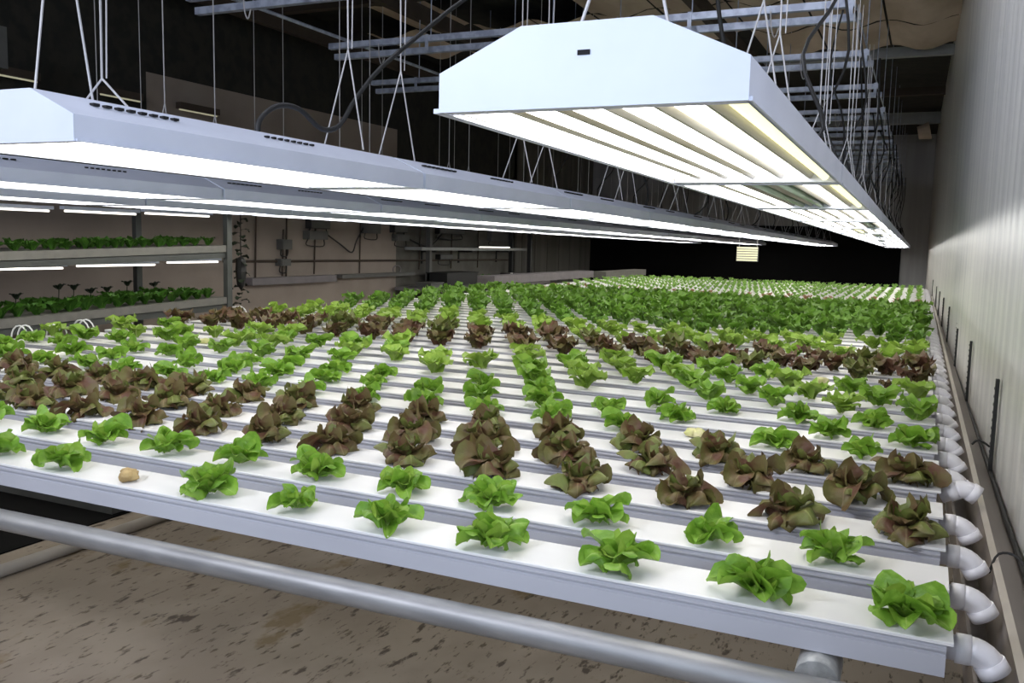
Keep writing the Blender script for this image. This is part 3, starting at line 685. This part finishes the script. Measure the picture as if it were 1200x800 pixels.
# power cords
rc = random.Random(77)
def cord(pts, r, label, cat='cord', grp='power cords of the grow lights'):
    bm = bmesh.new(); tube(bm, smooth_path(pts), r, 6); return tag(finish('power_cord', bm, 'black_rubber', None, True), label, cat, grp)
cord([(-1.76, 0.78, 0.742), (-1.76, 0.785, 0.80), (-1.76, 0.86, 0.85), (-1.76, 0.96, 0.855), (-1.75, 1.05, 0.81), (-1.74, 1.13, 0.83), (-1.72, 1.20, 0.93), (-1.70, 1.40, 1.10), (-1.6, 2.0, 1.5), (-1.5, 2.84, 1.80)], 0.008, 'thick black cord arching off the top of the near left grow light')
nk = 0
for bi, xx in ((0, -0.45), (1, -1.70), (2, -3.14)):
    for k in range((1, 3, 6)[bi], 13):
        y = banks[bi][2] + 1.3 * k + 0.55; x = xx + skew(y); zt = bank_z(y) + 0.1
        ry = min(RAILY, key=lambda q: abs(q - y))
        s = rc.uniform(-0.06, 0.06)
        cord([(x, y, zt), (x + 0.05 + s, y + 0.05, zt + 0.12), (x - 0.03 + s, y + 0.1, zt + 0.35), (x + 0.05, (y + ry) / 2, 1.35 + s), (x + s, ry, RZ + 0.02)], 0.0065, 'black power cord looping up from the %s grow light, %s' % (ORD[k], banks[bi][4])); nk += 1
for k, ry in enumerate(RAILY[1:10]):
    x = -0.60
    cord([(x + rc.uniform(-0.05, 0.05), ry, RZ + 0.03), (x + rc.uniform(-0.05, 0.08), ry + 0.1, 1.5), (x + rc.uniform(-0.07, 0.07), ry + 0.2, 1.2), (x + rc.uniform(-0.04, 0.04), ry + 0.35, bank_z(ry) + 0.105)], 0.006, 'slack black cord dropping from the right end of the %s overhead rail' % ORD[k + 1])
# two near cords seen against the ceiling
cord([(-1.0, 2.85, 1.80), (-0.98, 2.9, 1.55), (-0.93, 2.9, 1.3), (-0.80, 2.4, 1.05), (-0.55, 1.9, 0.745)], 0.010, 'thick black cord above the right bank, nearest the camera')

# ------------------------------------------------------------------ overhead rails
cprof = [(-0.02, -0.02), (0.02, -0.02), (0.02, 0.02), (0.008, 0.02), (0.008, 0.016), (0.016, 0.016), (0.016, -0.016), (-0.016, -0.016), (-0.016, 0.016), (-0.008, 0.016), (-0.008, 0.02), (-0.02, 0.02)]
for k, y in enumerate(RAILY):
    x1 = -0.50 + skew(y) * 0.6; x0 = -4.05 if k < 2 else -4.6
    rt = empty('overhead_rail', (x1, y, RZ))
    tag(rt, 'pale blue-grey double strut rail above the lights, %s from the camera' % ORD[k], 'rail', 'strut rails above the grow lights')
    for d, (dy, dz, dx) in enumerate(((0.0, 0.06, 0), (0.07, 0.0, 0.03))):
        bm = bmesh.new(); extr(bm, [(a + dy, b + dz) for a, b in cprof], 'X', x0 - x1, dx); finish('strut', bm, 'strut', rt)
    for xx in [-0.02 - 0.9 * q for q in range(5)]:
        if x1 + xx < x0: continue
        finish('bracket', boxes(((xx - 0.012, -0.024, -0.02), (xx + 0.012, -0.019, 0.085))), 'strut', rt)
        bm = bmesh.new(); tube(bm, [(xx, 0.035, 0.04), (xx, 0.035, ZC + 0.15 - RZ)], 0.004, 6); finish('threaded_rod', bm, 'strut', rt)
    for hi, xx in enumerate((x1 - 0.45, x1 - 1.9, x1 - 3.1)):
        bm = bmesh.new(); tube(bm, smooth_path([(xx, y - 0.03, RZ + 0.05), (xx + 0.01, y - 0.035, RZ - 0.05), (xx + 0.03, y - 0.03, RZ - 0.10), (xx + 0.05, y - 0.03, RZ - 0.05)]), 0.004, 5)
        tag(finish('hook', bm, 'wire'), 'steel hook hanging from the %s overhead rail, %s from its right end' % (ORD[k], ORD[hi]), 'hook', 'steel hooks under the overhead rails')
for k, x in enumerate((-0.52, -3.92)):
    bm = bmesh.new(); tube(bm, [(x, 1.5, RZ + 0.105), (x - 0.08, 17.9, RZ + 0.105)], 0.012 if k else 0.006, 8)
    tag(finish('tie_rod', bm, 'strut'), ('thin rod linking the right ends of the overhead rails', 'grey conduit linking the left ends of the overhead rails')[k], 'rod')
# lamp panel hanging at the far end below the banks
lp = empty('hanging_lamp_panel', (-1.9, 9.05, 0.33)); tag(lp, 'small ribbed yellowish lamp panel hanging at the far end below the banks', 'lamp')
finish('panel_body', boxes(((-0.125, 0.006, 0), (0.115, 0.03, 0.165))), 'box_gray', lp)
for q in range(6): finish('rib', boxes(((-0.12, 0.0, 0.006 + q * 0.027), (0.11, 0.008, 0.026 + q * 0.027))), 'lamp_glow', lp)
bm = bmesh.new(); tube(bm, [(-0.1, 0.02, 0.16), (-0.1, 0.02, 1.45)], 0.003, 5); tube(bm, [(0.1, 0.02, 0.16), (0.1, 0.02, 1.45)], 0.003, 5); finish('suspension', bm, 'wire', lp)

# ------------------------------------------------------------------ shelving rack on the left
def zs(y): return 0.027 * (y - 3.95)       # trays slope so the water drains to the near end
rk = empty('shelf_rack', (-5.05, 2.4, ZF)); tag(rk, 'dark steel two-tier growing rack in front of the beige left wall', 'rack')
for (x, y) in ((-4.80, 3.97), (-5.34, 3.62), (-4.80, -0.4), (-5.34, -0.4)):
    finish('upright', boxes(((x - 0.02 + 5.05, y - 0.025 - 2.4, 0), (x + 0.02 + 5.05, y + 0.025 - 2.4, 1.55))), 'rack_steel', rk)
def sloped(y0, y1, x0, x1, z, th, m, name, parent):
    bm = bmesh.new(); v = []
    for (x, y, dz) in ((x0, y0, 0), (x1, y0, 0), (x1, y1, 0), (x0, y1, 0), (x0, y0, th), (x1, y0, th), (x1, y1, th), (x0, y1, th)): v.append(bm.verts.new((x + 5.05, y - 2.4, z + zs(y) + dz - ZF)))
    for f in ((0, 3, 2, 1), (4, 5, 6, 7), (0, 1, 5, 4), (1, 2, 6, 5), (2, 3, 7, 6), (3, 0, 4, 7)): bm.faces.new([v[i] for i in f])
    return finish(name, bm, m, parent)
rl = random.Random(5)
for ti, zt in enumerate((0.385, 0.0)):
    tr = sloped(-0.4, 3.95, -5.32, -4.79, zt - 0.03, 0.05, 'tray', 'tray', rk)
    tr['label'] = ('upper grey growing tray', 'lower grey growing tray')[ti]
    sloped(-0.4, 3.95, -5.34, -4.80, zt - 0.075, 0.04, 'rack_steel', 'beam', rk)
    for a in range(2):
        for b in range(17):
            y = 1.95 + b * 0.118 + rl.uniform(-0.01, 0.01); x = -4.87 - a * 0.2
            o = link('rack_lettuce', rl.choice(H_RACK), None, (x, y, zt + 0.02 + zs(y)), (0, 0, rl.random() * 6), rl.uniform(1.1, 1.5) * (0.9 if ti == 0 else 1.15))
            tag(o, 'small dark green lettuce on the %s rack tray, %s row, %s from the left' % (('upper', 'lower')[ti], ('near', 'back')[a], ORD[b]), 'lettuce', 'lettuces on the %s rack tray' % ('upper', 'lower')[ti])
# tall seedlings on the lower tray
for k, (y, h) in enumerate(((2.46, 0.11), (2.76, 0.15), (2.87, 0.14), (3.0, 0.11), (3.13, 0.11), (3.54, 0.12), (3.30, 0.14))):
    sp = empty('tall_sprout', (-5.1, y, 0.02 + zs(y))); tag(sp, 'dark leggy sprout on a thin stalk on the lower rack tray, %s from the left' % ORD[k], 'sprout', 'leggy sprouts on the lower rack tray')
    bm = bmesh.new(); tube(bm, [(0, 0, 0), (0.005, 0.004, h)], 0.003, 5); finish('stem', bm, 'dark_leaf', sp)
    link('leaf_cluster', H_SPR[k % 2], sp, (0.005, 0.004, h - 0.03), None, 2.0)
for k, (ya, yb, z) in enumerate(((1.9, 2.62, 0.272), (2.68, 3.34, 0.277), (3.41, 3.94, 0.285))):
    tl = empty('rack_tube_light', (-4.85, ya, z + zs(ya) * 0.3)); tag(tl, 'lit tube lamp under the upper tray of the left rack, %s from the left' % ORD[k], 'lamp', 'tube lamps under the upper tray')
    bm = bmesh.new(); tube(bm, [(0, 0.02, 0), (0, yb - ya - 0.02, 0)], 0.0065, 8); finish('tube', bm, 'warm_tube', tl, True)
    finish('batten', boxes(((-0.02, 0, 0.010), (0.02, yb - ya, 0.03))), 'fixture_paint', tl)
for k, (ya, yb, z) in enumerate(((1.9, 2.60, 0.60), (2.67, 3.26, 0.605), (3.30, 3.94, 0.615))):
    tl = empty('rack_tube_light', (-4.93, ya, z)); tag(tl, 'lit tube lamp over the upper tray of the left rack, %s from the left' % ORD[k], 'lamp', 'tube lamps over the upper tray')
    bm = bmesh.new(); tube(bm, [(0, 0.02, 0), (0, yb - ya - 0.02, 0)], 0.0065, 8); finish('tube', bm, 'warm_tube', tl, True)
    finish('batten', boxes(((-0.02, 0, 0.010), (0.02, yb - ya, 0.03))), 'fixture_paint', tl)
# dark dried bundle hanging behind the rack upright
hb = empty('hanging_bundle', (-4.88, 4.2, 0.62)); tag(hb, 'dark dried plant bundle and black bag hanging behind the rack upright', 'bundle')
bm = bmesh.new(); uvl = bm.loops.layers.uv.new('leaf')
for q in range(26):
    z = -0.02 - q * 0.026; T = Matrix.Translation((0, 0, z)) @ Matrix.Rotation(q * 2.4, 4, 'Z'); leaf_mesh(bm, uvl, 0.075, 0.05, 0.2, 1.6, 0.1, 0.2, q, 3, 2, T)
me = bpy.data.meshes.new('dried_leaves'); bm.to_mesh(me); bm.free(); me.materials.append(MT['dark_leaf']); link('dried_leaves', me, hb)
bm = bmesh.new(); tube(bm, [(0, 0, 0.05), (0, 0, -0.3), (0, 0, -0.32), (0, 0, -0.42), (0, 0, -0.52), (0, 0, -0.56)], [0.004, 0.004, 0.035, 0.042, 0.03, 0.005], 8); finish('bag', bm, 'box_black', hb)
tag(pipe_obj('dead_leaf', [(-5.0, 3.05, -0.06), (-4.99, 3.07, -0.09), (-4.98, 3.1, -0.13)], [0.004, 0.02, 0.006], 'dark_leaf', None, 6), 'dark wilted leaf hanging below the lower rack tray', 'leaf')

# ------------------------------------------------------------------ services on the left wall
XW = -6.0
def wpipe(name, pts, r, m, label, cat, grp=None): 
    bm = bmesh.new(); tube(bm, pts, r, 8); return tag(finish(name, bm, m), label, cat, grp)
wpipe('wall_pipe', [(XW + 0.02, 5.2, 0.235), (XW + 0.02, 11.6, 0.205)], 0.012, 'wood_dark', 'thin dark pipe running level along the left wall', 'pipe')
for k, (y, z1, z0) in enumerate(((5.66, 1.2, 0.07), (6.12, 1.2, 0.07), (6.06, 0.55, 0.08), (6.58, 0.6, 0.09), (7.42, 0.9, 0.08), (8.75, 0.7, 0.1), (9.6, 0.8, 0.1), (10.4, 0.8, 0.1))):
    wpipe('conduit', [(XW + 0.015, y, z1), (XW + 0.015, y - 0.02, z0)], 0.008, 'wood_dark', 'thin dark vertical conduit on the left wall, %s from the left' % ORD[k], 'conduit', 'vertical conduits on the left wall')
wpipe('conduit', [(XW + 0.02, 5.2, -0.02), (XW + 0.02, 5.9, 0.03)], 0.001, 'wood_dark', 'hairline crack-like cord low on the left wall', 'cord') if False else None
for k, (y, z, w_, h, m) in enumerate(((6.05, 0.40, 0.16, 0.10, 'box_gray'), (6.03, 0.22, 0.16, 0.07, 'box_gray'), (6.60, 0.62, 0.34, 0.10, 'box_black'), (6.56, 0.50, 0.34, 0.09, 'box_gray'), (7.6, 0.60, 0.3, 0.12, 'box_gray'), (8.2, 0.62, 0.3, 0.12, 'box_black'), (8.25, 0.50, 0.3, 0.08, 'box_gray'), (9.5, 0.62, 0.7, 0.11, 'box_black'), (9.35, 0.26, 0.35, 0.07, 'box_black'), (11.1, 0.58, 0.8, 0.18, 'box_gray'))):
    bx_ = empty('wall_box', (XW, y, z - h / 2)); tag(bx_, '%s electrical box on the left wall, %s from the left' % ('black' if m == 'box_black' else 'dark grey', ORD[k]), 'box', 'electrical boxes on the left wall')
    finish('box_body', boxes(((0, -w_ / 2, 0), (0.07, w_ / 2, h))), m, bx_); finish('box_cover', boxes(((0.07, -w_ / 2 + 0.01, 0.008), (0.078, w_ / 2 - 0.01, h - 0.008))), 'box_gray', bx_)
    bm = bmesh.new(); tube(bm, smooth_path([(0.03, -w_ / 2 + 0.04, 0.0), (0.04, -w_ / 2 + 0.02, -0.06), (0.04, w_ / 2 - 0.05, -0.07), (0.03, w_ / 2 - 0.02, 0.0)]), 0.006, 5); finish('lead', bm, 'box_black', bx_)
cord([(XW + 0.03, 6.75, 0.52), (XW + 0.05, 7.0, 0.40), (XW + 0.05, 7.2, 0.32), (XW + 0.04, 7.3, 0.45), (XW + 0.03, 7.45, 0.6)], 0.008, 'dark cable sagging between boxes on the left wall', 'cable', 'cables on the left wall')
cord([(XW + 0.03, 8.4, 0.5), (XW + 0.05, 8.8, 0.40), (XW + 0.05, 9.0, 0.42), (XW + 0.04, 9.3, 0.58)], 0.008, 'dark cable sagging above the wall shelf', 'cable', 'cables on the left wall')
for k, (ya, yb, z, m, lb) in enumerate(((5.5, 6.85, 0.055, 'lilac_gray', 'lilac-grey ledge low on the left wall, left of two'), (6.95, 8.5, 0.055, 'box_gray', 'thin grey ledge low on the left wall, right of two'))):
    bm = boxes(((XW, ya, z - (0.05 if k == 0 else 0.02)), (XW + 0.10, yb, z + 0.02))); tag(finish('wall_ledge', bm, m), lb, 'ledge')
sh = empty('wall_shelf', (XW, 8.4, 0.375)); tag(sh, 'long grey bracket shelf high on the far left wall', 'shelf')
finish('shelf_board', boxes(((0, 0, -0.025), (0.25, 3.2, 0.012))), 'beam_gray', sh)
for y in (0.4, 1.4, 2.6): finish('bracket', boxes(((0, y, -0.2), (0.015, y + 0.03, -0.025)), ((0, y, -0.05), (0.22, y + 0.03, -0.025))), 'box_black', sh)
tl = empty('shelf_light', (XW + 0.24, 9.95, 0.385)); tag(tl, 'lit tube lamp lying along the grey wall shelf', 'lamp')
bm = bmesh.new(); tube(bm, [(0.012, 0.02, 0.014), (0.012, 1.0, 0.014)], 0.008, 6); finish('tube', bm, 'warm_tube', tl, True); finish('batten', boxes(((-0.02, 0, 0.0), (0.004, 1.05, 0.02))), 'box_gray', tl)
# workbench below the shelf
wb = empty('workbench', (XW + 0.35, 8.1, ZF)); tag(wb, 'grey workbench with black legs against the far left wall', 'workbench')
finish('worktop', boxes(((-0.3, 0, 0.66), (0.35, 3.4, 0.70))), 'lilac_gray', wb); finish('apron', boxes(((0.31, 0.02, 0.56), (0.34, 3.38, 0.66))), 'box_black', wb)
for (x, y) in ((0.3, 0.03), (0.3, 1.7), (0.3, 3.3), (-0.25, 0.03), (-0.25, 3.3)): finish('leg', boxes(((x, y, 0), (x + 0.04, y + 0.04, 0.66))), 'box_black', wb)
def crate(x, y, w_, d, h, m, lb):
    c = empty('storage_box', (x, y, ZF + 0.70)); tag(c, lb, 'box'); finish('box_body', boxes(((0, 0, 0), (d, w_, h))), m, c); finish('box_lid', boxes(((-0.01, -0.01, h), (d + 0.01, w_ + 0.01, h + 0.015))), m, c)
crate(XW + 0.12, 8.75, 0.85, 0.3, 0.155, 'box_black', 'black storage box on the workbench at left')
crate(XW + 0.15, 10.9, 0.4, 0.25, 0.10, 'box_black', 'small black storage box at the far end of the workbench')
crate(XW + 0.30, 8.2, 0.3, 0.2, 0.05, 'box_gray', 'low dark box at the near corner of the workbench')
for k, y in enumerate((9.75, 9.95, 10.15)):
    pt = empty('potted_plant', (XW + 0.35, y, ZF + 0.70)); tag(pt, 'small dark potted plant on the workbench, %s of three from the left' % ORD[k], 'plant', 'potted plants on the workbench')
    bm = bmesh.new(); tube(bm, [(0, 0, 0), (0, 0, 0.06)], [0.035, 0.045], 8); finish('pot', bm, 'wood_dark', pt); link('foliage', H_RACK[k], pt, (0, 0, 0.055), None, 1.3)
bt = empty('white_bottle', (XW + 0.45, 10.62, ZF + 0.70)); tag(bt, 'small white bottle standing on the workbench', 'bottle')
bm = bmesh.new(); tube(bm, [(0, 0, 0), (0, 0, 0.085), (0, 0, 0.10), (0, 0, 0.125)], [0.036, 0.036, 0.014, 0.014], 10); finish('bottle_body', bm, 'white_plastic', bt); bm = bmesh.new(); tube(bm, [(0, 0, 0.115), (0, 0, 0.135)], 0.018, 8); finish('cap', bm, 'white_plastic', bt)
for k, (y, x) in enumerate(((8.75, XW + 0.1), (11.25, XW + 0.1), (11.5, XW + 0.3))):
    tag(finish('wall_post', boxes(((x, y, ZF), (x + 0.06, y + 0.06, 0.75))), 'box_black' if k else 'box_gray'), 'dark upright post beside the workbench, %s from the left' % ORD[k], 'post', 'posts by the workbench')
bm = bmesh.new(); tube(bm, [(XW + 0.03, 8.18 + 0.09 * math.cos(a), 0.11 + 0.05 * math.sin(a)) for a in [2 * PI * q / 16 for q in range(17)]], 0.006, 5)
tag(finish('hose_ring', bm, 'lilac_gray'), 'coiled grey hose ring hanging on the left wall above the ledge', 'hose')
# strip lights and post high at left
for k, (ya, yb) in enumerate(((2.5, 3.28), (3.80, 4.2), (4.6, 5.06))):
    tl = empty('wall_strip_light', (-5.9, ya, 1.53)); tag(tl, 'dim strip light high by the left wall, %s from the left' % ORD[k], 'lamp', 'strip lights high by the left wall')
    finish('batten', boxes(((-0.03, 0, 0.006), (0.03, yb - ya, 0.06))), 'wood_dark', tl); bm = bmesh.new(); tube(bm, [(0.0, 0.01, 0), (0.0, yb - ya - 0.01, 0)], 0.007, 6); finish('tube', bm, 'lamp_glow', tl)
tag(finish('hanging_post', boxes(((-5.53, 2.6, 1.5), (-5.47, 2.74, 1.76))), 'box_gray'), 'grey metal box hanging at the upper left edge', 'box')
# long raised benches beyond the workbench
for k, (ya, yb, x, z) in enumerate(((8.4, 11.9, -4.72, 0.03), (12.2, 14.4, -4.62, 0.01))):
    bn = empty('side_bench', (x, ya, ZF)); tag(bn, ('pale pinkish trough bench along the left of the far bed', 'low grey trough bench behind the first at the far left')[k], 'bench')
    finish('trough', boxes(((-0.25, 0, 0.74 + z), (-0.02, yb - ya, 0.84 + z))), 'lilac_gray' if k == 0 else 'tray', bn)
    for y in (0.1, yb - ya - 0.15): finish('leg', boxes(((-0.2, y, 0), (-0.15, y + 0.05, 0.74 + z))), 'rack_steel', bn)
